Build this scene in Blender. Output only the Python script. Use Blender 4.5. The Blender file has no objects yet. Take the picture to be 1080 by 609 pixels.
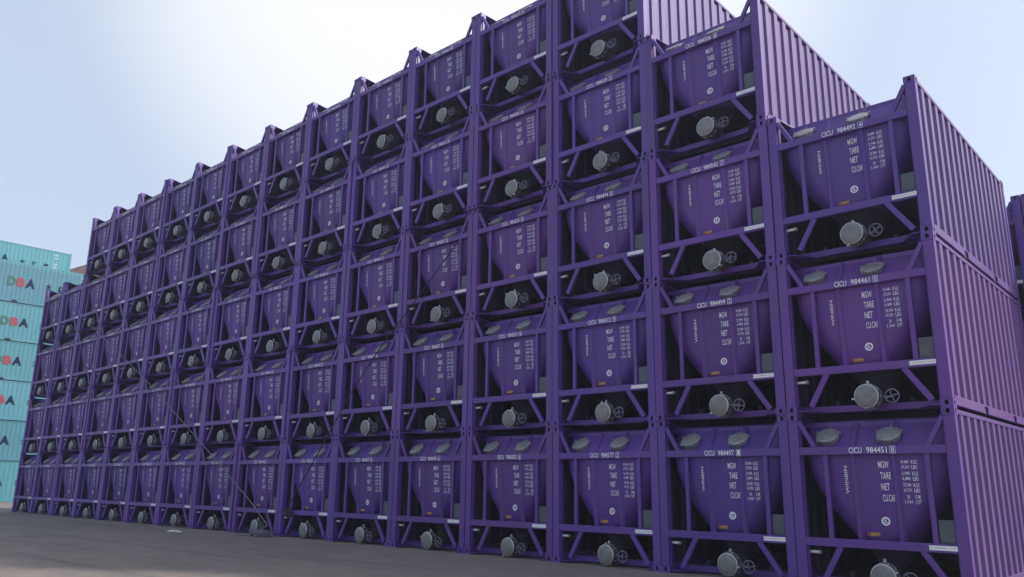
import bpy, bmesh, math, random
from mathutils import Vector, Matrix
random.seed(7)
S = bpy.context.scene
COL = S.collection
rad = math.radians

# ------------------------------------------------------------------ camera
cam_d = bpy.data.cameras.new('camera')
cam_d.sensor_width = 36.0
cam_d.lens = 27.99
cam_d.clip_end = 4000
cam = bpy.data.objects.new('camera', cam_d)
COL.objects.link(cam)
RT = Vector((0.7406825, 0.6717447, 0.01218572))
UP = Vector((0.15286037, -0.18615396, 0.97055675))
FW = Vector((-0.65423477, 0.71701169, 0.24056413))
CAM = Vector((2.9815, -12.5433, 1.422))
m = Matrix((RT, UP, -FW)).transposed().to_4x4()
m.translation = CAM
cam.matrix_world = m
S.camera = cam

# ------------------------------------------------------------------ sky and sun
SKY_MIX = .74
HAZE = .0012
SUN_AZ, SUN_EL = 52, 38            # azimuth from +Y towards +X
W = bpy.data.worlds.new('World'); S.world = W; W.use_nodes = True
nt = W.node_tree; nt.nodes.clear()
sky = nt.nodes.new('ShaderNodeTexSky'); sky.sky_type = 'NISHITA'; sky.sun_disc = False
sky.sun_elevation = rad(SUN_EL); sky.sun_rotation = rad(SUN_AZ)
sky.air_density = 1.0; sky.dust_density = 4.0; sky.ozone_density = 1.6; sky.altitude = 0
bg = nt.nodes.new('ShaderNodeBackground'); bg.inputs[1].default_value = 0.15
wo = nt.nodes.new('ShaderNodeOutputWorld')
mixc = nt.nodes.new('ShaderNodeMix'); mixc.data_type = 'RGBA'; mixc.inputs[0].default_value = SKY_MIX
mixc.inputs[7].default_value = (1.97, 2.2, 2.58, 1)       # thin high haze whitening the whole sky
nt.links.new(sky.outputs[0], mixc.inputs[6]); 
# a broad bright patch of thin cloud above the middle of the stack
tc = nt.nodes.new('ShaderNodeTexCoord'); dp = nt.nodes.new('ShaderNodeVectorMath'); dp.operation = 'DOT_PRODUCT'
ca, ce = rad(-46), rad(37)
dp.inputs[1].default_value = (math.sin(ca)*math.cos(ce), math.cos(ca)*math.cos(ce), math.sin(ce))
cr = nt.nodes.new('ShaderNodeMapRange'); cr.interpolation_type = 'SMOOTHSTEP'
cr.inputs[1].default_value = .885; cr.inputs[2].default_value = .985; cr.inputs[4].default_value = .75
cn = nt.nodes.new('ShaderNodeTexNoise'); cn.inputs['Scale'].default_value = 2.2; cn.inputs['Detail'].default_value = 4
cnr = nt.nodes.new('ShaderNodeMapRange'); cnr.inputs[1].default_value = .3; cnr.inputs[2].default_value = .7; cnr.inputs[3].default_value = .85; cnr.inputs[4].default_value = 1.1
cm = nt.nodes.new('ShaderNodeMath'); cm.operation = 'MULTIPLY'
m2c = nt.nodes.new('ShaderNodeMix'); m2c.data_type = 'RGBA'; m2c.inputs[7].default_value = (3.6, 3.6, 3.6, 1)
for a_, b_ in ((tc.outputs['Generated'], dp.inputs[0]), (tc.outputs['Generated'], cn.inputs['Vector']), (dp.outputs['Value'], cr.inputs[0]),
               (cn.outputs[0], cnr.inputs[0]), (cr.outputs[0], cm.inputs[0]), (cnr.outputs[0], cm.inputs[1]), (cm.outputs[0], m2c.inputs[0]),
               (mixc.outputs[2], m2c.inputs[6]), (m2c.outputs[2], bg.inputs[0])): nt.links.new(a_, b_)
nt.links.new(bg.outputs[0], wo.inputs[0])
sl = bpy.data.lights.new('sun', 'SUN'); sl.energy = 2.0; sl.angle = rad(4); sl.color = (1.0, 0.95, 0.90)
so = bpy.data.objects.new('sun', sl); COL.objects.link(so)
sd = Vector((math.sin(rad(SUN_AZ))*math.cos(rad(SUN_EL)), math.cos(rad(SUN_AZ))*math.cos(rad(SUN_EL)), math.sin(rad(SUN_EL))))
so.rotation_euler = sd.to_track_quat('Z', 'Y').to_euler(); so.location = (20, 10, 30)
S.view_settings.view_transform = 'Standard'; S.view_settings.look = 'None'
S.view_settings.gamma = 1; S.view_settings.use_curve_mapping = False
S.view_settings.exposure = 1.1

# ------------------------------------------------------------------ materials
def mat(name, base, rough=.5, metal=0.0, var=0.0, scale=3.0, var_col=None, bump=0.0, bscale=40, streak=0.0, spec=.5, unit=None):
    M = bpy.data.materials.new(name); M.use_nodes = True
    t = M.node_tree; n = t.nodes; l = t.links
    p = n['Principled BSDF']
    p.inputs['Base Color'].default_value = (*base, 1); p.inputs['Roughness'].default_value = rough
    p.inputs['Metallic'].default_value = metal; p.inputs['Specular IOR Level'].default_value = spec
    g = n.new('ShaderNodeNewGeometry')
    src = None
    if var:
        no = n.new('ShaderNodeTexNoise'); no.inputs['Scale'].default_value = scale; no.inputs['Detail'].default_value = 6
        no.inputs['Roughness'].default_value = .62
        l.new(g.outputs['Position'], no.inputs['Vector'])
        mr = n.new('ShaderNodeMapRange'); mr.inputs[1].default_value = .38; mr.inputs[2].default_value = .68
        l.new(no.outputs[0], mr.inputs[0])
        mx = n.new('ShaderNodeMix'); mx.data_type = 'RGBA'
        vc = var_col or tuple(c*(1-var) for c in base)
        mx.inputs[6].default_value = (*base, 1); mx.inputs[7].default_value = (*vc, 1)
        mu = n.new('ShaderNodeMath'); mu.operation = 'MULTIPLY'; mu.inputs[1].default_value = var if var_col else 1
        l.new(mr.outputs[0], mu.inputs[0]); l.new(mu.outputs[0], mx.inputs[0])
        src = mx.outputs[2]
        rr = n.new('ShaderNodeMapRange'); rr.inputs[3].default_value = max(rough-.1, .05); rr.inputs[4].default_value = min(rough+.18, 1)
        l.new(no.outputs[0], rr.inputs[0]); l.new(rr.outputs[0], p.inputs['Roughness'])
        if streak:
            mp = n.new('ShaderNodeMapping'); mp.inputs['Scale'].default_value = (14, 14, .7)
            l.new(g.outputs['Position'], mp.inputs[0])
            n2 = n.new('ShaderNodeTexNoise'); n2.inputs['Scale'].default_value = 1.3; n2.inputs['Detail'].default_value = 4
            l.new(mp.outputs[0], n2.inputs['Vector'])
            m2 = n.new('ShaderNodeMapRange'); m2.inputs[1].default_value = .55; m2.inputs[2].default_value = .8; m2.inputs[4].default_value = streak
            l.new(n2.outputs[0], m2.inputs[0])
            x2 = n.new('ShaderNodeMix'); x2.data_type = 'RGBA'
            l.new(m2.outputs[0], x2.inputs[0]); l.new(src, x2.inputs[6])
            x2.inputs[7].default_value = (.15, .11, .19, 1)
            src = x2.outputs[2]
        if unit:                               # every container's paint differs a little, with small rust spots
            dv = n.new('ShaderNodeVectorMath'); dv.operation = 'DIVIDE'; dv.inputs[1].default_value = unit
            l.new(g.outputs['Position'], dv.inputs[0])
            fl = n.new('ShaderNodeVectorMath'); fl.operation = 'FLOOR'; l.new(dv.outputs[0], fl.inputs[0])
            wn = n.new('ShaderNodeTexWhiteNoise'); l.new(fl.outputs[0], wn.inputs['Vector'])
            hs = n.new('ShaderNodeHueSaturation'); l.new(src, hs.inputs['Color'])
            for sk, lo, hi, o_ in (('Hue', .488, .512, 0), ('Value', .86, 1.16, 0)):
                q = n.new('ShaderNodeMapRange'); q.inputs[3].default_value = lo; q.inputs[4].default_value = hi
                if sk == 'Hue':
                    sp = n.new('ShaderNodeSeparateXYZ'); l.new(wn.outputs['Color'], sp.inputs[0]); l.new(sp.outputs[1], q.inputs[0])
                else: l.new(wn.outputs['Value'], q.inputs[0])
                l.new(q.outputs[0], hs.inputs[sk])
            n3 = n.new('ShaderNodeTexNoise'); n3.inputs['Scale'].default_value = 6.5; n3.inputs['Detail'].default_value = 7; n3.inputs['Roughness'].default_value = .7
            l.new(g.outputs['Position'], n3.inputs['Vector'])
            m3 = n.new('ShaderNodeMapRange'); m3.inputs[1].default_value = .66; m3.inputs[2].default_value = .74; m3.inputs[4].default_value = .65
            l.new(n3.outputs[0], m3.inputs[0])
            x3 = n.new('ShaderNodeMix'); x3.data_type = 'RGBA'; x3.inputs[7].default_value = (.085, .045, .05, 1)
            l.new(m3.outputs[0], x3.inputs[0]); l.new(hs.outputs[0], x3.inputs[6]); src = x3.outputs[2]
        l.new(src, p.inputs['Base Color'])
    if bump:
        nb = n.new('ShaderNodeTexNoise'); nb.inputs['Scale'].default_value = bscale; nb.inputs['Detail'].default_value = 5
        l.new(g.outputs['Position'], nb.inputs['Vector'])
        b = n.new('ShaderNodeBump'); b.inputs['Strength'].default_value = bump; b.inputs['Distance'].default_value = .02
        l.new(nb.outputs[0], b.inputs['Height']); l.new(b.outputs[0], p.inputs['Normal'])
    return M

PURPLE = (0.094, 0.034, 0.25)
M_paint = mat('purple_paint', PURPLE, .42, var=.5, scale=1.1, var_col=(.115, .05, .27), streak=.22, bump=.08, bscale=9, unit=(2.444, 50, 2.591))
M_hop = mat('purple_hopper_paint', (.090, .033, .24), .5, var=.5, scale=.8, var_col=(.105, .044, .26), streak=.22, bump=.2, bscale=3.5, unit=(2.444, 50, 2.591))
M_panel = mat('purple_panel_paint', (.090, .040, .20), .5, var=.6, scale=.9, var_col=(.112, .056, .215), streak=.3, bump=.15, bscale=5, unit=(2.444, 50, 2.591))
M_white = mat('white_lettering', (.85, .85, .87), .6, var=.25, scale=20)
M_strip = mat('white_strip', (.8, .8, .8), .45, var=.1, scale=9)
M_dark = mat('dark_print', (.03, .03, .035), .6)
M_alu = mat('aluminium', (.21, .215, .215), .40, metal=.3, var=.3, scale=14, bump=.1, bscale=30)
M_wheel = mat('handwheel_paint', (.13, .115, .19), .45, var=.3, scale=15)
M_drum = mat('valve_body', (.13, .13, .14), .35, metal=.5, var=.3, scale=12)
M_ring = mat('galvanised_ring', (.5, .5, .52), .35, metal=.5, var=.3, scale=20)
M_lid = mat('hatch_lid', (.34, .34, .36), .40, metal=.25, var=.35, scale=8, bump=.15, bscale=18)
M_box = mat('grey_box', (.085, .098, .118), .45, metal=.1, var=.25, scale=7)
M_orange = mat('orange_label', (.36, .16, .06), .5, var=.3, scale=25)
M_red = mat('red_label', (.28, .04, .03), .5)
M_yel = mat('yellow_label', (.42, .28, .10), .5)
M_under = mat('underside_shade', (.026, .02, .05), .7, var=.4, scale=8)  # shade of the bays below the hoppers, put into the colour
M_inshade = mat('inner_wall_shade', (.034, .025, .07), .75, var=.4, scale=3)  # darkened purple: interior shade painted onto the inner wall faces
M_hole = mat('casting_recess', (.015, .012, .03), .8)
M_teal = mat('teal_paint', (.045, .20, .25), .5, var=.5, scale=.35, var_col=(.065, .235, .285), streak=.3, unit=(50, 50, 2.6))
M_tealdk = mat('teal_dirty', (.06, .22, .24), .6, var=.4, scale=1)
M_green = mat('green_letter', (.012, .10, .07), .55)
M_redl = mat('red_letter', (.24, .022, .045), .55)
M_navy = mat('navy_letter', (.008, .02, .05), .8, spec=.1)
M_ropeL = mat('pale_rope', (.20, .18, .25), .8, var=.4, scale=12)
M_ropeD = mat('dark_rope', (.035, .03, .06), .85)
M_brown = mat('brown_roof', (.10, .055, .06), .7, var=.4, scale=1)
M_wall = mat('warehouse_wall', (.28, .26, .25), .8, var=.3, scale=1)
M_litter = mat('litter', (.55, .55, .55), .6)

# ------------------------------------------------------------------ mesh helpers
class MB:
    def __init__(s): s.bm = bmesh.new(); s.mats = []
    def mi(s, M):
        if M not in s.mats: s.mats.append(M)
        return s.mats.index(M)
    def box(s, x0, x1, y0, y1, z0, z1, M, bev=0.0):
        b = bmesh.new()
        vs = [b.verts.new((x, y, z)) for z in (z0, z1) for y in (y0, y1) for x in (x0, x1)]
        for f in ((0, 2, 3, 1), (4, 5, 7, 6), (0, 1, 5, 4), (2, 6, 7, 3), (0, 4, 6, 2), (1, 3, 7, 5)):
            b.faces.new([vs[i] for i in f])
        if bev: bmesh.ops.bevel(b, geom=b.edges[:], offset=bev, segments=1, affect='EDGES')
        s.join(b, M)
    def join(s, b, M, xf=None, smooth=False):
        if xf is not None: b.transform(xf)
        k = s.mi(M); mp = {}
        for v in b.verts: mp[v] = s.bm.verts.new(v.co)
        for f in b.faces:
            try: nf = s.bm.faces.new([mp[v] for v in f.verts])
            except ValueError: continue
            nf.material_index = k; nf.smooth = smooth or f.smooth
        b.free()
    def bar(s, p, q, w, d, M, bev=0.004):
        # rectangular bar in the x-z plane from p=(x,z) to q, width w, from y0..y1 = d
        b = bmesh.new()
        (x0, z0), (x1, z1) = p, q
        L = math.hypot(x1-x0, z1-z0); ux, uz = (x1-x0)/L, (z1-z0)/L; nx, nz = -uz*w/2, ux*w/2
        pts = [(x0+nx, z0+nz), (x0-nx, z0-nz), (x1-nx, z1-nz), (x1+nx, z1+nz)]
        A = [b.verts.new((x, d[0], z)) for x, z in pts]; B = [b.verts.new((x, d[1], z)) for x, z in pts]
        b.faces.new(A); b.faces.new(B[::-1])
        for i in range(4): b.faces.new((A[i], B[i], B[(i+1) % 4], A[(i+1) % 4]))
        bmesh.ops.recalc_face_normals(b, faces=b.faces[:])
        if bev: bmesh.ops.bevel(b, geom=b.edges[:], offset=bev, segments=1, affect='EDGES')
        s.join(b, M)
    def lathe(s, prof, M, xf, n=32):
        # prof: list of (r, h) along local z
        b = bmesh.new(); rings = []
        for r, h in prof:
            if r < 1e-5: rings.append([b.verts.new((0, 0, h))])
            else: rings.append([b.verts.new((r*math.cos(2*math.pi*i/n), r*math.sin(2*math.pi*i/n), h)) for i in range(n)])
        for a, c in zip(rings, rings[1:]):
            for i in range(n):
                j = (i+1) % n
                if len(a) == 1 and len(c) == 1: continue
                if len(a) == 1: b.faces.new((a[0], c[i], c[j]))
                elif len(c) == 1: b.faces.new((a[i], a[j], c[0]))
                else: b.faces.new((a[i], a[j], c[j], c[i]))
        bmesh.ops.recalc_face_normals(b, faces=b.faces[:])
        s.join(b, M, xf)
    def torus(s, R, r, M, xf, n=28, k=8):
        b = bmesh.new(); rings = []
        for i in range(n):
            a = 2*math.pi*i/n
            rings.append([b.verts.new(((R+r*math.cos(2*math.pi*j/k))*math.cos(a), (R+r*math.cos(2*math.pi*j/k))*math.sin(a), r*math.sin(2*math.pi*j/k))) for j in range(k)])
        for i in range(n):
            for j in range(k):
                f = b.faces.new((rings[i][j], rings[(i+1) % n][j], rings[(i+1) % n][(j+1) % k], rings[i][(j+1) % k])); f.smooth = True
        s.join(b, M, xf)
    def tube(s, pts, r, M, n=8):
        pts = [Vector(p) for p in pts]; b = bmesh.new(); rings = []
        for i, p in enumerate(pts):
            t = (pts[min(i+1, len(pts)-1)]-pts[max(i-1, 0)]).normalized()
            a = t.orthogonal().normalized() if i == 0 else (prev - t*prev.dot(t)).normalized()
            prev = a; c = t.cross(a)
            rings.append([b.verts.new(p+r*(math.cos(2*math.pi*j/n)*a+math.sin(2*math.pi*j/n)*c)) for j in range(n)])
        for A, B in zip(rings, rings[1:]):
            for j in range(n):
                f = b.faces.new((A[j], A[(j+1) % n], B[(j+1) % n], B[j])); f.smooth = True
        b.faces.new(rings[0][::-1]); b.faces.new(rings[-1])
        bmesh.ops.recalc_face_normals(b, faces=b.faces[:])
        s.join(b, M)
    def mesh(s, me, M, xf):
        b = bmesh.new(); b.from_mesh(me); s.join(b, M, xf)
    def build(s, name, parent=None):
        me = bpy.data.meshes.new(name); s.bm.to_mesh(me); s.bm.free()
        for M in s.mats: me.materials.append(M)
        o = bpy.data.objects.new(name, me); COL.objects.link(o)
        if parent: o.parent = parent
        return o

def tag(o, label=None, cat=None, group=None, kind=None):
    if label: o['label'] = label
    if cat: o['category'] = cat
    if group: o['group'] = group
    if kind: o['kind'] = kind
    return o
def empty(name, loc=(0, 0, 0), rz=0):
    o = bpy.data.objects.new(name, None); COL.objects.link(o); o.location = loc; o.rotation_euler = (0, 0, rz)
    o.empty_display_size = .3
    return o
KIDS = {}
def copy_tree(o, kids, parent=None):
    c = o.copy(); COL.objects.link(c)
    if parent: c.parent = parent
    for ch in kids.get(o.name, []): copy_tree(ch, kids, c)
    return c
def kid_map(objs):
    k = {}
    for o in objs:
        if o.parent: k.setdefault(o.parent.name, []).append(o)
    return k
def text_mesh(txt, res=2, bold=.008):
    cu = bpy.data.curves.new('lettering', 'FONT'); cu.body = txt; cu.resolution_u = res; cu.size = 1; cu.offset = bold
    o = bpy.data.objects.new('lettering', cu)
    me = bpy.data.meshes.new_from_object(o)
    bpy.data.objects.remove(o)
    return me
def put_text(mb, txt, M, x0, x1, z0, z1, y, rot=0, res=2, off=.006, bold=.008):
    """text filling the box x0..x1, z0..z1 on the plane y facing -Y; rot=90 reads bottom to top"""
    me = text_mesh(txt, res, bold)
    if not me.vertices: return
    xs = [v.co.x for v in me.vertices]; ys = [v.co.y for v in me.vertices]
    a, b, c, d = min(xs), max(xs), min(ys), max(ys)
    wd, ht = (x1-x0, z1-z0) if rot == 0 else (z1-z0, x1-x0)
    sx, sy = wd/(b-a), ht/(d-c)
    for v in me.vertices:
        u, w = (v.co.x-a)*sx, (v.co.y-c)*sy
        if rot == 0: v.co = (x0+u, y(z0+w) if callable(y) else y, z0+w)
        else: v.co = (x1-w, y(z0+u) if callable(y) else y, z0+u)
    bm2 = bmesh.new(); bm2.from_mesh(me)
    mb.join(bm2, M); bpy.data.meshes.remove(me)

RY = Matrix.Rotation(rad(90), 4, 'X')       # local +z -> -Y
def at(x, y, z, R=None):
    return Matrix.Translation((x, y, z)) @ (R if R is not None else RY)

# ------------------------------------------------------------------ setting: ground
def ground():
    M = bpy.data.materials.new('yard_concrete'); M.use_nodes = True
    t = M.node_tree; n = t.nodes; l = t.links; p = n['Principled BSDF']
    g = n.new('ShaderNodeNewGeometry')
    def noise(sc, det=5, ro=.6):
        q = n.new('ShaderNodeTexNoise'); q.inputs['Scale'].default_value = sc; q.inputs['Detail'].default_value = det
        q.inputs['Roughness'].default_value = ro; l.new(g.outputs['Position'], q.inputs['Vector']); return q
    def ramp(src, a, b, lo=0., hi=1.):
        q = n.new('ShaderNodeMapRange'); q.inputs[1].default_value = a; q.inputs[2].default_value = b
        q.inputs[3].default_value = lo; q.inputs[4].default_value = hi; l.new(src, q.inputs[0]); return q.outputs[0]
    def mix(f, c1, c2):
        q = n.new('ShaderNodeMix'); q.data_type = 'RGBA'; l.new(f, q.inputs[0])
        for i, c in ((6, c1), (7, c2)):
            if isinstance(c, tuple): q.inputs[i].default_value = (*c, 1)
            else: l.new(c, q.inputs[i])
        return q.outputs[2]
    c = mix(ramp(noise(.22).outputs[0], .38, .62), (.215, .18, .162), (.26, .218, .19))
    c = mix(ramp(noise(1.7, 6, .7).outputs[0], .45, .75, 0, .6), c, (.12, .108, .108))
    c = mix(ramp(noise(9, 4).outputs[0], .55, .8, 0, .5), c, (.28, .235, .195))
    c = mix(ramp(noise(70, 2).outputs[0], .3, .7, 0, .35), c, (.085, .08, .075))
    mp = n.new('ShaderNodeMapping'); mp.inputs['Scale'].default_value = (.05, .9, 1); mp.inputs['Rotation'].default_value = (0, 0, .12)
    l.new(g.outputs['Position'], mp.inputs[0])
    ty = n.new('ShaderNodeTexNoise'); ty.inputs['Scale'].default_value = 2.2; ty.inputs['Detail'].default_value = 4; l.new(mp.outputs[0], ty.inputs['Vector'])
    c = mix(ramp(ty.outputs[0], .52, .68, 0, .5), c, (.095, .088, .09))       # tyre-worn lanes along the wall
    vo = n.new('ShaderNodeTexVoronoi'); vo.feature = 'DISTANCE_TO_EDGE'; vo.inputs['Scale'].default_value = .28
    wv = n.new('ShaderNodeVectorMath'); wv.operation = 'ADD'; l.new(g.outputs['Position'], wv.inputs[0])
    l.new(noise(.9, 4).outputs['Color'], wv.inputs[1]); l.new(wv.outputs[0], vo.inputs['Vector'])
    c = mix(ramp(vo.outputs['Distance'], .0, .004, .4, 0), c, (.07, .065, .065))   # cracks
    c = mix(ramp(noise(.55, 3).outputs[0], .62, .72, 0, .55), c, (.07, .065, .068))   # oil stains
    l.new(c, p.inputs['Base Color']); p.inputs['Roughness'].default_value = .85
    b = n.new('ShaderNodeBump'); b.inputs['Strength'].default_value = .5; b.inputs['Distance'].default_value = .015
    l.new(noise(35, 6, .7).outputs[0], b.inputs['Height']); l.new(b.outputs[0], p.inputs['Normal'])
    bm = bmesh.new(); R = 1500
    bmesh.ops.create_grid(bm, x_segments=12, y_segments=12, size=R)
    me = bpy.data.meshes.new('ground'); bm.to_mesh(me); bm.free(); me.materials.append(M)
    o = bpy.data.objects.new('ground', me); COL.objects.link(o); o.location = (-50, 0, 0)
    tag(o, kind='structure')
ground()

# ------------------------------------------------------------------ purple hopper container
CW, CH, CL = 2.438, 2.591, 6.058
CX = 1.245                                   # centre of the hopper front
def fy(z):                                   # depth of the hopper's front face
    return .095 + .07*(1.97-z)/1.3 if z < 1.97 else .095
def casting(x, y, z, sx, sy, root, end):
    """corner casting 0.178 x 0.162 x 0.118 with oval holes on the outer faces"""
    wx, wy, wz = .172, .165, .118
    mb = MB()
    b = bmesh.new()
    def face(o, u, v, du, dv, nrm):
        # face at origin corner o spanned by u*du and v*dv with an octagonal hole pushed inward
        o, u, v, nrm = map(Vector, (o, u, v, nrm))
        c = o+u*du/2+v*dv/2
        R = [o, o+u*du/2, o+u*du, o+u*du+v*dv/2, o+u*du+v*dv, o+u*du/2+v*dv, o+v*dv, o+v*dv/2]
        a, d = .026, .036
        I = []
        for k in range(8):
            an = math.pi*(1.25+.25*k); I.append(c+u*a*math.cos(an)*(1.15 if k % 2 == 0 else 1)+v*d*math.sin(an)*(1.15 if k % 2 == 0 else 1))
        rv = [b.verts.new(q) for q in R]; iv = [b.verts.new(q) for q in I]; dv_ = [b.verts.new(q-nrm*.07) for q in I]
        for k in range(8):
            j = (k+1) % 8
            b.faces.new((rv[k], rv[j], iv[j], iv[k]))
            f = b.faces.new((iv[k], iv[j], dv_[j], dv_[k])); f.tag = True
        f = b.faces.new(dv_); f.tag = True
    x0 = x if sx > 0 else x-wx; y0 = y if sy > 0 else y-wy
    # the end face (outwards in y) and the side face (outwards in x) get holes, the rest is plain
    ny = -1 if sy > 0 else 1; nx = -1 if sx > 0 else 1
    yy = y; xx = x
    face((x0, yy, z), (1, 0, 0), (0, 0, 1), wx, wz, (0, ny, 0))
    face((xx, y0, z), (0, 1, 0), (0, 0, 1), wy, wz, (nx, 0, 0))
    xi = x0+wx if sx > 0 else x0; yi = y0+wy if sy > 0 else y0
    for q in ([(x0, y0, z), (x0+wx, y0, z), (x0+wx, y0+wy, z), (x0, y0+wy, z)], [(x0, y0, z+wz), (x0+wx, y0, z+wz), (x0+wx, y0+wy, z+wz), (x0, y0+wy, z+wz)],
              [(x0, yi, z), (x0+wx, yi, z), (x0+wx, yi, z+wz), (x0, yi, z+wz)], [(xi, y0, z), (xi, y0+wy, z), (xi, y0+wy, z+wz), (xi, y0, z+wz)]):
        b.faces.new([b.verts.new(p) for p in q])
    dark = [f.tag for f in b.faces]
    k1, k2 = mb.mi(M_paint), mb.mi(M_hole)
    mp = {v: mb.bm.verts.new(v.co) for v in b.verts}
    for f, dk in zip(b.faces, dark):
        nf = mb.bm.faces.new([mp[v] for v in f.verts]); nf.material_index = k2 if dk else k1
    b.free()
    bmesh.ops.remove_doubles(mb.bm, verts=mb.bm.verts[:], dist=1e-5)
    bmesh.ops.recalc_face_normals(mb.bm, faces=mb.bm.faces[:])
    return mb.build('corner_casting', root)

def corrugated(n0, n1, z0, z1, base, depth, thick, nrib, axis='x', M=None, flip=False, inner=None):
    """corrugated sheet between n0..n1 along y (axis='x': normal +-x)"""
    mb = MB(); b = bmesh.new()
    prof = []; pitch = (n1-n0)/nrib
    for i in range(nrib):
        s0 = n0+i*pitch
        prof += [(s0, 0), (s0+pitch*.44, 0), (s0+pitch*.53, depth), (s0+pitch*.91, depth)] if not flip else [(s0, 0), (s0+pitch*.30, 0), (s0+pitch*.39, depth), (s0+pitch*.91, depth)]
    prof.append((n1, 0))
    rows = []
    for z in (z0, z1):
        for t in (0, thick):
            rows.append([b.verts.new((base+d+t, s, z) if axis == 'x' else ((s, base+d+t, z))) for s, d in prof])
    A, B, C, D = rows
    for i in range(len(prof)-1):
        fa = b.faces.new((A[i], A[i+1], C[i+1], C[i])); fb = b.faces.new((B[i], B[i+1], D[i+1], D[i]))
        b.faces.new((A[i], A[i+1], B[i+1], B[i])); b.faces.new((C[i], C[i+1], D[i+1], D[i]))
    bmesh.ops.recalc_face_normals(b, faces=b.faces[:])
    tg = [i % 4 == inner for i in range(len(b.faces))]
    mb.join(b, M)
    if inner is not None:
        k = mb.mi(M_inshade); mb.bm.faces.ensure_lookup_table()
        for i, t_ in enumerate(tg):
            if t_: mb.bm.faces[i].material_index = k  # inner side takes the painted-in shade
    return mb

def hopper_mb():
    mb = MB(); b = bmesh.new()
    K = 6
    def section(z, w, y0, y1, r):
        r = min(r, w*.999, (y1-y0)/2*.999); pts = []
        for (cx, cy, a0) in ((CX+w-r, y0+r, -90), (CX+w-r, y1-r, 0), (CX-w+r, y1-r, 90), (CX-w+r, y0+r, 180)):
            for k in range(K+1):
                a = rad(a0+90*k/K); pts.append(b.verts.new((cx+r*math.cos(a), cy+r*math.sin(a), z)))
        return pts
    for flip in (False, True):
        secs = [(2.45, 1.10, .435, 3.02, .10), (1.97, 1.10, .095, 3.02, .33), (1.72, 1.08, fy(1.72), 3.0, .36), (1.45, .98, fy(1.45), 2.75, .36), (1.1, .76, fy(1.1), 2.2, .38),
                (.80, .515, fy(.8), 1.65, .34), (.66, .385, .20, 1.35, .34), (.60, .34, .30, 1.25, .32), (.42, .26, .42, .90, .22), (.30, .17, .44, .80, .17)]
        rings = [section(*q) for q in secs]
        for A, B in zip(rings, rings[1:]):
            n = len(A)
            for i in range(n):
                f = b.faces.new((A[i], A[(i+1) % n], B[(i+1) % n], B[i])); f.smooth = True
        b.faces.new(rings[0]); b.faces.new(rings[-1][::-1])
        if flip:
            for ring in rings:
                for v in ring: v.co.y = CL - v.co.y
    bmesh.ops.recalc_face_normals(b, faces=b.faces[:])
    for e in b.edges:
        if e.is_manifold and e.calc_face_angle(0) > rad(32): e.smooth = False
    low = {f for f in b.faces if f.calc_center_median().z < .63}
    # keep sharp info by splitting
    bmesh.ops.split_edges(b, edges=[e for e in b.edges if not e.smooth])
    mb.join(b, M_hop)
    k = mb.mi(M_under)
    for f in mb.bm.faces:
        if f.calc_center_median().z < .63: f.material_index = k  # lower cone coloured dark to carry the shade of its recess
    return mb

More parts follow.
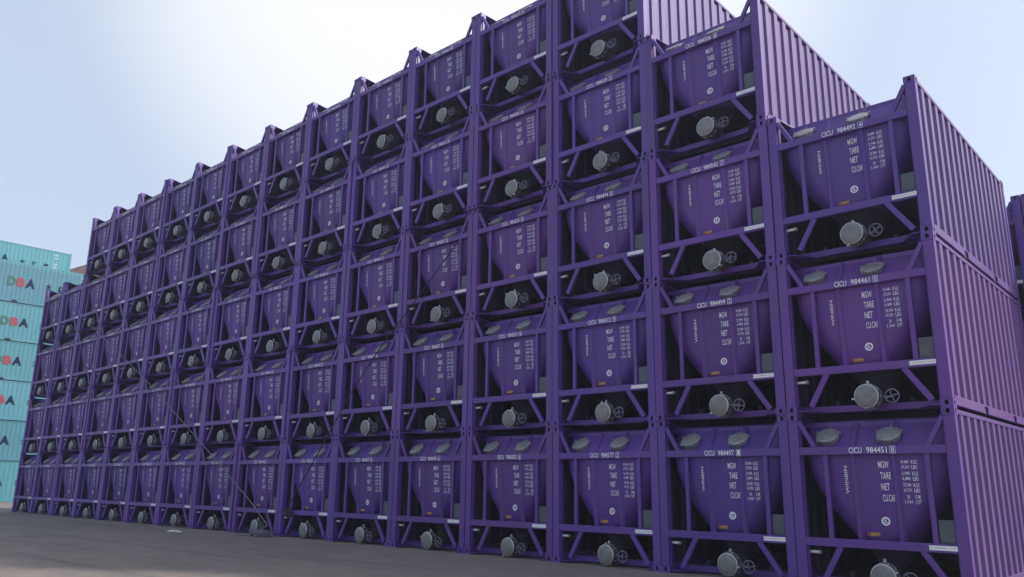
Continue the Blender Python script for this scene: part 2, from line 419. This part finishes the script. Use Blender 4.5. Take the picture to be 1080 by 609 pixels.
SLOPE = math.atan2(2.45-1.97, .34)          # slope of the hopper's shoulder
def pivot(o, c):
    for v in o.data.vertices: v.co -= Vector(c)
    o.location = c
def build_container():
    root = empty('hopper_container')
    objs = [root]
    def add(mb, name, parent=root):
        o = mb.build(name, parent); objs.append(o); return o
    # posts and castings
    for sx in (0, 1):
        for sy in (0, 1):
            x = 0 if sx == 0 else CW; y = 0 if sy == 0 else CL
            mb = MB()
            a, c = (.004, .158) if sx == 0 else (CW-.158, CW-.004)
            d, e = (.004, .13) if sy == 0 else (CL-.13, CL-.004)
            mb.box(a, c, d, e, .118, CH-.118, M_paint, .006)
            if sy == 0:                       # folded inner lip along the post
                xi = .158 if sx == 0 else CW-.158
                mb.box(*((xi, xi+.022) if sx == 0 else (xi-.022, xi)), .05, .13, .118, CH-.118, M_paint, .004)
            add(mb, 'corner_post')
            for z in (0, CH-.118):
                objs.append(casting(x, y, z, 1 if sx == 0 else -1, 1 if sy == 0 else -1, root, 0))
    # front frame
    mb = MB(); mb.box(.158, CW-.158, .012, .082, 1.945, 2.065, M_paint, .006)
    rail = add(mb, 'number_rail')
    mb = MB(); mb.box(.158, CW-.158, .012, .082, .592, .712, M_paint, .006)
    rail2 = add(mb, 'lower_rail')
    mb = MB(); mb.box(.07, CW-.07, .40, .47, 2.385, 2.472, M_paint, .006)
    add(mb, 'top_rail')
    mb = MB(); mb.box(.07, CW-.07, .36, .46, .025, .128, M_paint, .006)
    for q in (0, 1):                          # corner plates back to the rail
        b = bmesh.new(); X = (lambda v: v) if q == 0 else (lambda v: CW-v)
        lo = [b.verts.new((X(a), c, .030)) for a, c in ((.16, .03), (.30, .03), (.52, .36), (.07, .36), (.07, .17), (.16, .17))]
        hi = [b.verts.new((v.co.x, v.co.y, .044)) for v in lo]
        b.faces.new(lo); b.faces.new(hi[::-1])
        for i in range(6): b.faces.new((lo[i], lo[(i+1) % 6], hi[(i+1) % 6], hi[i]))
        bmesh.ops.recalc_face_normals(b, faces=b.faces[:]); mb.join(b, M_paint)
    add(mb, 'bottom_rail')
    for p, q, w in (((.17, 2.47), (.40, 2.055), .07), ((CW-.17, 2.47), (CW-.40, 2.055), .07),
                    ((.685, .60), (.40, .10), .085), ((CW-.615, .60), (CW-.27, .10), .085)):
        mb = MB(); mb.bar(p, q, w, (.018, .07), M_paint); add(mb, 'diagonal_brace')
    for x in (.555, 2.005):
        mb = MB(); mb.box(x-.035, x+.035, .022, .075, .71, 1.947, M_paint, .005); add(mb, 'strut')
    for q in (0, 1):                          # sloping gussets from the top castings back to the top rail
        mb = MB(); b = bmesh.new(); X = (lambda v: v) if q == 0 else (lambda v: CW-v)
        lo = [b.verts.new((X(a), c, d)) for a, c, d in ((.07, .168, 2.575), (.17, .168, 2.575), (.30, .41, 2.474), (.07, .41, 2.474))]
        hi = [b.verts.new(v.co+Vector((0, .004, .010))) for v in lo]
        b.faces.new(lo); b.faces.new(hi[::-1])
        for i in range(4): b.faces.new((lo[i], lo[(i+1) % 4], hi[(i+1) % 4], hi[i]))
        bmesh.ops.recalc_face_normals(b, faces=b.faces[:]); mb.join(b, M_paint); add(mb, 'gusset')
    # side walls with their rails
    for sx in (0, 1):
        if sx == 1: mb = corrugated(.15, CL-.15, .165, 2.50, CW-.062, .045, .003, 15, 'x', M_panel, inner=0)
        else:
            mb = corrugated(.15, CL-.15, .165, 2.50, .017, .045, .003, 15, 'x', M_panel, inner=1)
        add(mb, 'side_wall')
        a, c = (.006, .066) if sx == 0 else (CW-.066, CW-.006)
        mb = MB(); mb.box(a, c, .165, CL-.165, 2.495, 2.56, M_panel, .005); add(mb, 'top_side_rail')
        mb = MB()
        pk = [(.165, 1.87), (2.10, 3.958), (4.188, CL-.165)]
        for y0, y1 in pk: mb.box(a, c, y0, y1, .03, .17, M_panel, .004)
        for (y0, y1) in ((1.87, 2.10), (3.958, 4.188)):
            mb.box(a+.002, c-.002, y0, y1, .145, .168, M_panel)
            mb.box(a+.03 if sx == 0 else a+.01, c-.01 if sx == 0 else c-.03, y0, y1, .032, .145, M_hole)
        add(mb, 'bottom_side_rail')
    # back wall; unseen roof panel, added to keep light out of the bays
    mb = corrugated(.15, CW-.15, .13, 2.46, CL-.08, .04, .003, 8, 'y', M_panel); add(mb, 'end_wall')
    mb = MB()
    mb.box(.066, CW-.066, .52, CL-.13, 2.488, 2.492, M_panel)
    for i in range(18): mb.box(.09, CW-.09, .62+i*.3, .76+i*.3, 2.492, 2.508, M_panel, .004)
    add(mb, 'roof')
    mb = MB()
    for y in (.62, 2.1, 3.9, 5.4): mb.box(.07, CW-.07, y, y+.09, .03, .13, M_under)
    for x in (.62, 1.75): mb.box(x, x+.07, .47, CL-.17, .135, .21, M_under)
    add(mb, 'subframe')
    # hopper with ribs
    hop = add(hopper_mb(), 'hopper')
    for x in (CX-.30, CX+.29):
        mb = MB(); b = bmesh.new()
        path = [(fy(.64), .66, 0, -1), (fy(1.97), 1.97, -.5, -.9), (.425, 2.44, -.58, -.82)]
        rows = []
        for (py, pz, _, _), (ny, nz) in zip(path, ((-1, 0), (-.95, .3), (-.82, .58))):
            rows.append([b.verts.new((x+dx, py+ny*h, pz+nz*h)) for dx, h in ((-.055, -.01), (-.025, .034), (.022, .034), (.06, -.01))])
        for A, B in zip(rows, rows[1:]):
            for i in range(3): b.faces.new((A[i], A[i+1], B[i+1], B[i]))
        b.faces.new(rows[0]); b.faces.new(rows[-1][::-1])
        bmesh.ops.recalc_face_normals(b, faces=b.faces[:])
        mb.join(b, M_hop); add(mb, 'rib', hop)
    # hatch lids on the shoulder
    nrm = Vector((0, -math.sin(SLOPE), math.cos(SLOPE)))
    for x in (.54, 1.455):
        zc = 2.225; yc = .095+.34*(zc-1.97)/.48-.025
        R = Vector((0, 0, 1)).rotation_difference(Vector((0, -math.sin(rad(39)), math.cos(rad(39))))).to_matrix().to_4x4()
        T = Matrix.Translation((x, yc, zc)) @ R
        mb = MB()
        mb.lathe([(.150, -.12), (.165, -.01), (.165, .02), (.178, .02), (.178, .042), (.15, .052), (.05, .058), (0, .06)], M_lid, T, 28)
        h = add(mb, 'hatch')
        mb = MB()
        for k in range(5):
            a = 2*math.pi*(k+.2)/5
            mb.lathe([(0, .06), (.014, .06), (.014, .02), (.012, .0), (0, .0)], M_ring, T @ Matrix.Translation((.19*math.cos(a), .19*math.sin(a), 0)), 8)
        add(mb, 'hatch_bolt', h)
    # outlet: flange, pipe, cap with clamp ring
    vz = .215; vx = CX+.02
    mb = MB()
    mb.lathe([(.15, -.36), (.15, -.02), (.20, -.02), (.20, .008), (.165, .012), (.160, .05), (.160, .10)], M_drum, at(vx, .11, vz), 32)
    for k in range(10):
        a = 2*math.pi*k/10
        mb.lathe([(0, .03), (.014, .03), (.014, .0), (0, 0)], M_ring, at(vx+(.183)*math.cos(a), .10, vz+.183*math.sin(a)), 6)
    mb.bar((vx, .41), (vx, .46), .04, (.10, .13), M_ring); mb.bar((vx, .36), (vx, .42), .10, (.12, .20), M_under)
    mb.bar((vx+.15, .20), (1.60, .20), .035, (.115, .15), M_drum, 0)
    v = add(mb, 'outlet_valve')
    mb = MB(); mb.lathe([(.166, 0), (.166, .03), (.15, .042), (.10, .052), (0, .056)], M_alu, at(vx, .01, vz), 32); cap = add(mb, 'valve_cap', v)
    mb = MB(); mb.torus(.168, .016, M_ring, at(vx, -.002, vz))
    mb.box(vx+.165, vx+.205, -.02, .02, vz+.06, vz+.085, M_ring)
    pivot(add(mb, 'clamp_ring', v), (vx, 0, vz))
    wx, wz = 1.625, .20
    mb = MB(); mb.torus(.098, .0115, M_wheel, at(wx, .02, wz), 24, 8)
    for k in range(4):
        a = 2*math.pi*k/4+.5
        mb.bar((wx, wz), (wx+.095*math.cos(a), wz+.095*math.sin(a)), .017, (.012, .026), M_wheel, 0)
    mb.lathe([(0, .03), (.022, .03), (.022, -.1), (.016, -.14)], M_wheel, at(wx, .02, wz), 12)
    hw = add(mb, 'handwheel'); pivot(hw, (wx, 0, wz))
    # control box, air pipe stub
    mb = MB(); mb.box(2.045, 2.27, .06, .20, .714, 1.03, M_box, .008); mb.box(2.06, 2.255, .052, .06, .74, 1.01, M_box, .003); add(mb, 'control_box')
    mb = MB(); mb.tube([(.17, .10, .50), (.33, .085, .50)], .022, M_strip, 10); mb.tube([(.33, .085, .50), (.36, .082, .50)], .032, M_ring, 10)
    add(mb, 'air_pipe')
    # labels
    mb = MB(); mb.box(CW-.525, CW-.165, .009, .0125, .625, .688, M_strip)
    x = CW-.51
    while x < CW-.185:
        w = random.choice((.006, .009, .012)); mb.box(x, x+w*.6, .0075, .0092, .650, .664+random.random()*.004, M_dark); x += w+random.choice((.010, .014, .02))
    add(mb, 'rail_label', rail2)
    T = MB(); Y = lambda z: fy(z)-.006
    c = CX-1.245
    for s, z in (('MGW', 1.745), ('TARE', 1.585), ('NET', 1.425), ('CU.CAP', 1.265)):
        x0 = 1.305 + (.01 if s == 'TARE' else 0)+(1.745-z)*.03
        put_text(T, s, M_white, x0, x0+{'MGW': .15, 'TARE': .15, 'NET': .12, 'CU.CAP': .18}[s], z, z+.10, Y)
    add(T, 'word_lettering', hop); T = MB()
    rows = [('30,480', 'KGS'), ('67,200', 'LBS'), ('2,940', 'KGS'), ('6,480', 'LBS'), ('27,540', 'KGS'), ('60,720', 'LBS'), ('30', 'CUM.'), ('1,060', 'CUFT')]
    z = 1.80
    for i, (a, b_) in enumerate(rows):
        put_text(T, a, M_white, 1.625 if len(a) > 2 else 1.66, 1.735 if len(a) > 2 else 1.70, z, z+.058, Y, res=1)
        put_text(T, b_, M_white, 1.765, 1.845, z, z+.058, Y, res=1)
        z -= .073 if i % 2 == 0 else .091
    add(T, 'figure_lettering', hop)
    T = MB(); put_text(T, 'WINBIN', M_white, .797, .843, 1.37, 1.78, Y, rot=90, bold=.004); add(T, 'side_lettering', hop)
    # round emblem
    T = MB(); ez = .985; ex = 1.325
    T.lathe([(.04, .001), (.062, .001)], M_white, at(ex, fy(ez)-.004, ez), 24)
    T.lathe([(0, .001), (.012, .001)], M_white, at(ex-.01, fy(ez)-.004, ez+.012), 10)
    T.box(ex-.028, ex+.028, fy(ez)-.006, fy(ez)-.004, ez-.022, ez-.010, M_white)
    T.box(ex-.005, ex+.006, fy(ez)-.0062, fy(ez)-.004, ez-.008, ez+.034, M_white)
    add(T, 'emblem', hop)
    T = MB(); T.box(1.045, 1.225, fy(.79)-.008, fy(.79)-.001, .765, .822, M_orange)
    T.box(1.047, 1.085, fy(.79)-.0105, fy(.79)-.008, .768, .819, M_red); T.box(1.09, 1.222, fy(.79)-.0105, fy(.79)-.008, .790, .805, M_yel)
    add(T, 'warning_label', hop)
    return root, objs

root, objs = build_container()
kids = kid_map(objs)

def check_digit(num):
    v = [13, 19, 13, 32]+[int(c) for c in num]
    return sum(a*2**i for i, a in enumerate(v)) % 11 % 10
known = {(0, 0): '984451', (0, 1): '984461', (0, 2): '984492', (1, 0): '984497', (1, 1): '984499', (1, 2): '984542', (1, 3): '984506',
         (2, 0): '984577', (2, 1): '984512', (2, 2): '984494', (3, 0): '984502'}
used = set(known.values())
def number(k, n):
    if (k, n) in known: return known[(k, n)]
    while True:
        s = '9844%02d' % random.randint(50, 99) if random.random() < .4 else '9845%02d' % random.randint(0, 99)
        if s not in used: used.add(s); return s
ORD = ['first', 'second', 'third', 'fourth', 'fifth', 'sixth', 'seventh', 'eighth', 'ninth', 'tenth', 'eleventh', 'twelfth', 'thirteenth', 'fourteenth', 'fifteenth', 'sixteenth']
TIER = ['bottom tier', 'second tier up', 'third tier up', 'fourth tier up', 'fifth tier up']
PITCH = 2.444
DX = [.01, -.02, -.035, -.018, .018, .03, .012, .01, .014, 0, -.004, 0, 0, -.007, -.01, -.004]
first = [True]
def place(x, y, z, num, label, group):
    if first[0]: r = root; first[0] = False
    else: r = copy_tree(root, kids)
    r.location = (x, y, z)
    tag(r, label, 'container', group)
    T = MB(); yy = .0095; cd = str(check_digit(num))
    put_text(T, 'CICU', M_white, .925, 1.115, 1.963, 2.05, yy)
    put_text(T, num, M_white, 1.185, 1.475, 1.963, 2.05, yy)
    put_text(T, cd, M_white, 1.537, 1.578, 1.965, 2.047, yy)
    for a, b_, c, d in ((1.518, 1.597, 1.951, 1.956), (1.518, 1.597, 2.055, 2.06), (1.518, 1.523, 1.956, 2.055), (1.592, 1.597, 1.956, 2.055)):
        T.box(a, b_, yy-.001, yy+.001, c, d, M_white)
    o = T.build('number_lettering')
    o.parent = rails[0] if r is root else next(c for c in reversed(new_children(r)) if c.name.startswith('number_rail'))
    return r
rails = [o for o in objs if o.name == 'number_rail']
CHILD = {}
def new_children(r): return CHILD[r.name]
_ct = copy_tree
def copy_tree(o, kids, parent=None):
    c = o.copy(); COL.objects.link(c)
    if parent:
        c.parent = parent; CHILD.setdefault(parent.name, []).append(c)
    if c.name.startswith(('handwheel', 'clamp_ring')): c.rotation_euler = (0, random.uniform(0, 6.28), 0)
    for ch in kids.get(o.name, []): copy_tree(ch, kids, c)
    return c
xprev = None
for k in range(16):
    nt_ = 3 if k == 0 else 4 if k in (1, 14, 15) else 5
    xl = -(k+1)*PITCH + .003 + DX[k]*.0
    for n in range(nt_):
        num = number(k, n)
        jx = random.uniform(-.0018, .0018); jy = random.uniform(-.03, .03) if (k or n) else 0
        shown = (k <= 1 or (k, n) in known)
        col = 'rightmost column' if k == 0 else 'leftmost column' if k == 15 else ORD[k]+' column from the right'
        lab = 'purple hopper container in the %s of the %s' % (TIER[n], col)
        if shown and k < 2: lab = 'purple hopper container lettered CICU %s, %s, %s' % (num, TIER[n], 'rightmost column' if k == 0 else 'second column from right')
        place(xl+jx, jy, n*CH, num, lab, 'purple hopper containers stacked in a wall')
for k, x in enumerate((-2.34, .115)):
    for n in range(3):
        place(x, 7.12, n*CH, number(100+k, n),
              'purple hopper container behind the wall\'s right end, %s of its %s column' % (TIER[n], 'left' if k == 0 else 'right'),
              'purple hopper containers of the row behind')

# ------------------------------------------------------------------ teal box containers beyond the left end
TL = 12.19
def build_teal():
    r = empty('box_container'); ob = [r]
    # side facing +X; local origin at the near bottom corner, length along +Y
    mb = corrugated(.16, TL-.16, .15, 2.50, -.035, .013, .003, 44, 'x', M_teal); ob.append(mb.build('side_wall', r))
    mb = MB(); mb.box(-2.42, -2.416, .1, TL-.1, .15, 2.5, M_teal); mb.box(-2.40, -.04, .05, .08, .15, 2.5, M_teal); mb.box(-2.40, -.04, TL-.08, TL-.05, .15, 2.5, M_teal)
    mb.box(-2.40, -.04, .08, TL-.08, 2.52, 2.54, M_teal); mb.box(-2.40, -.04, .08, TL-.08, .13, .16, M_tealdk); ob.append(mb.build('body', r))
    mb = MB()
    for z0, z1 in ((2.49, 2.56),): mb.box(-.065, -.004, .16, TL-.16, z0, z1, M_teal, .005)
    ob.append(mb.build('top_side_rail', r))
    mb = MB()
    for y0, y1 in ((.16, 5.0), (5.36, 6.83), (7.19, TL-.16)): mb.box(-.065, -.004, y0, y1, .02, .16, M_teal, .004)
    for y0, y1 in ((5.0, 5.36), (6.83, 7.19)): mb.box(-.06, -.012, y0, y1, .02, .16, M_hole)
    ob.append(mb.build('bottom_side_rail', r))
    for y in (0, TL-.16):
        for x in (-2.438, -.162):
            mb = MB(); mb.box(x, x+.162, y, y+.16, .0, 2.591, M_teal, .008); ob.append(mb.build('corner_post', r))
    # lettering on the +X side, near the far end
    T = MB()
    def txt(s, M, y0, y1, z0, z1):
        t = MB(); put_text(t, s, M, y0, y1, z0, z1, 0, res=3, bold=.05 if len(s) == 1 else .0)
        for v in t.bm.verts: v.co = Vector((-.0, v.co.x, v.co.z))
        T.join(t.bm, M)
    LOG = TL-5.75
    w = .50
    txt('D', M_green, LOG, LOG+w, 1.02, 1.6); txt('B', M_redl, LOG+w+.06, LOG+2*w+.06, 1.02, 1.6); txt('A', M_navy, LOG+2*w+.1, LOG+3*w+.16, 1.02, 1.6)
    for i, ch in enumerate('大连港'): txt(ch, M_navy, LOG+2.35+i*.78, LOG+2.7+i*.78, 1.08, 1.48)
    for i, s in enumerate(('DBAU', '22G1')): txt(s, M_white, TL-1.2, TL-.9, 2.2-i*.25, 2.30-i*.25)
    for i in range(5): T.box(.0, .001, TL-1.2, TL-.9-.05*(i % 2), 1.55-i*.16, 1.58-i*.16, M_white)
    ob.append(T.build('lettering', r))
    return r, ob
tr, tob = build_teal(); tk = kid_map(tob)
TX = -57.0
first_t = True
for rw, (x, yend, N) in enumerate(((TX, 8.65, 6), (TX-4.1, 7.95, 7))):
    for n in range(N):
        r = tr if first_t else copy_tree(tr, tk); first_t = False
        r.location = (x, yend-TL+random.uniform(-.05, .05), n*(2.60 if rw == 0 else 2.591))
        if rw == 0 and n == N-1: r.scale.z = 1.09      # a high-cube box on top
        if rw == 0:
            lab = 'teal shipping container with DBA logo in the front teal stack, %s' % (['lowest on the ground', 'second from the ground', 'third from the ground', 'third from its top', 'second from its top', 'topmost'][n])
        else:
            lab = 'teal shipping container of the taller rear teal stack, %s' % ('topmost, against the sky' if n == N-1 else ['on the ground', 'second up', 'third up', 'fourth up', 'fifth up', 'sixth up'][n])
        tag(r, lab, 'container', 'teal shipping containers at the far left')

# ------------------------------------------------------------------ brown roofed warehouse behind
def warehouse():
    r = empty('warehouse', (-91, 18, 0))
    mb = MB(); mb.box(-50, -1, 0, 17.5, 0, 23.6, M_wall); mb.build('wall', r)
    mb = MB(); b = bmesh.new()
    P = [(0, -1.0, 23.4), (0, -1.0, 23.9), (0, 8.75, 29.4), (0, 18.5, 23.9), (0, 18.5, 23.4)]; Q = [(-51, y, z) for x, y, z in P]
    A = [b.verts.new(p) for p in P]; B = [b.verts.new(p) for p in Q]
    b.faces.new(A); b.faces.new(B[::-1])
    for i in range(5): b.faces.new((A[i], A[(i+1) % 5], B[(i+1) % 5], B[i]))
    bmesh.ops.recalc_face_normals(b, faces=b.faces[:]); mb.join(b, M_brown); mb.build('roof', r)
    tag(r, 'warehouse with a dark reddish brown roof peeking between teal and purple containers', 'building')

# ------------------------------------------------------------------ lashing ropes, coil, litter
def rope(name, pts, rr, M, label, sag=.0):
    P = []
    for (a, b) in zip(pts, pts[1:]):
        for i in range(10):
            t = i/10; q = Vector(a).lerp(Vector(b), t); P.append(q)
    P.append(Vector(pts[-1]))
    n = len(P)
    for i, q in enumerate(P): q.z -= sag*4*(i/n)*(1-i/n)
    mb = MB(); mb.tube(P, rr, M, 8)
    tag(mb.build(name), label, 'rope')
rope('lashing_rope', [(-32.4, -.02, 7.72), (-26.56, -.07, 5.12), (-21.54, -.10, 2.62), (-18.3, -.16, .95), (-17.2, -.22, .30)], .014, M_ropeL,
     'pale rope slanting down across the far left columns', .06)
rope('lashing_rope', [(-10.2, -.02, 7.05), (-12.86, -.06, 4.83), (-13.94, -.07, 3.82), (-15.3, -.08, 2.2), (-16.6, -.10, .66)], .016, M_ropeD,
     'dark rope slanting across the fifth to seventh columns from the right', .05)
def coil():
    mb = MB(); c = Vector((-17.15, -.42, .06)); P = []
    for i in range(150):
        a = i*.21; R = .26+.07*math.sin(i*.13)+.03*math.sin(i*.71)
        P.append((c.x+R*math.cos(a)*1.2, c.y+R*math.sin(a)*.7, .03+.10*(i/150)+.05*abs(math.sin(i*.37))))
    mb.tube(P, .018, M_ropeL, 6)
    mb.tube([(-17.2, -.22, .30), (-17.35, -.3, .18), (-17.5, -.5, .03), (-17.9, -.6, .02), (-18.3, -.5, .02)], .018, M_ropeL, 6)
    tag(mb.build('rope_coil'), 'tangled coil of rope on the ground at the foot of the pale lashing', 'rope')
    mb = MB(); P = []
    for i in range(90):
        a = i*.45; P.append((-16.55+.13*math.cos(a)+.1*math.sin(i*.11), -.05-.05*math.sin(a*.5), .66+.10*math.sin(a)))
    mb.tube(P, .02, M_ropeD, 6)
    tag(mb.build('rope_knot'), 'dark knotted bundle of rope tied to a lower rail in the bottom tier', 'rope')
coil()
def litter():
    b = bmesh.new(); bmesh.ops.create_icosphere(b, subdivisions=3, radius=1)
    for v in b.verts:
        v.co *= 1+.35*math.sin(v.co.x*7+v.co.y*5)*math.cos(v.co.z*6+v.co.y*9)
        v.co.x *= .24; v.co.y *= .10; v.co.z = abs(v.co.z)*.05
    mb = MB(); mb.join(b, M_litter); o = mb.build('plastic_litter'); o.location = (-20.5, -1.25, .003); o.rotation_euler = (0, 0, .3)
    tag(o, 'scrap of white plastic lying on the ground before the wall', 'litter')
litter()
warehouse()

# ------------------------------------------------------------------ haze
def haze():
    mb = MB(); M = bpy.data.materials.new('haze_air'); M.use_nodes = True; t = M.node_tree; t.nodes.clear()
    pv = t.nodes.new('ShaderNodeVolumePrincipled'); pv.inputs['Color'].default_value = (.80, .86, 1, 1); pv.inputs['Density'].default_value = HAZE
    pv.inputs['Anisotropy'].default_value = .3
    o_ = t.nodes.new('ShaderNodeOutputMaterial'); t.links.new(pv.outputs[0], o_.inputs['Volume'])
    mb.box(-170, 60, -60, 110, -1, 34, M)
    tag(mb.build('haze'), kind='stuff')
if HAZE: haze()
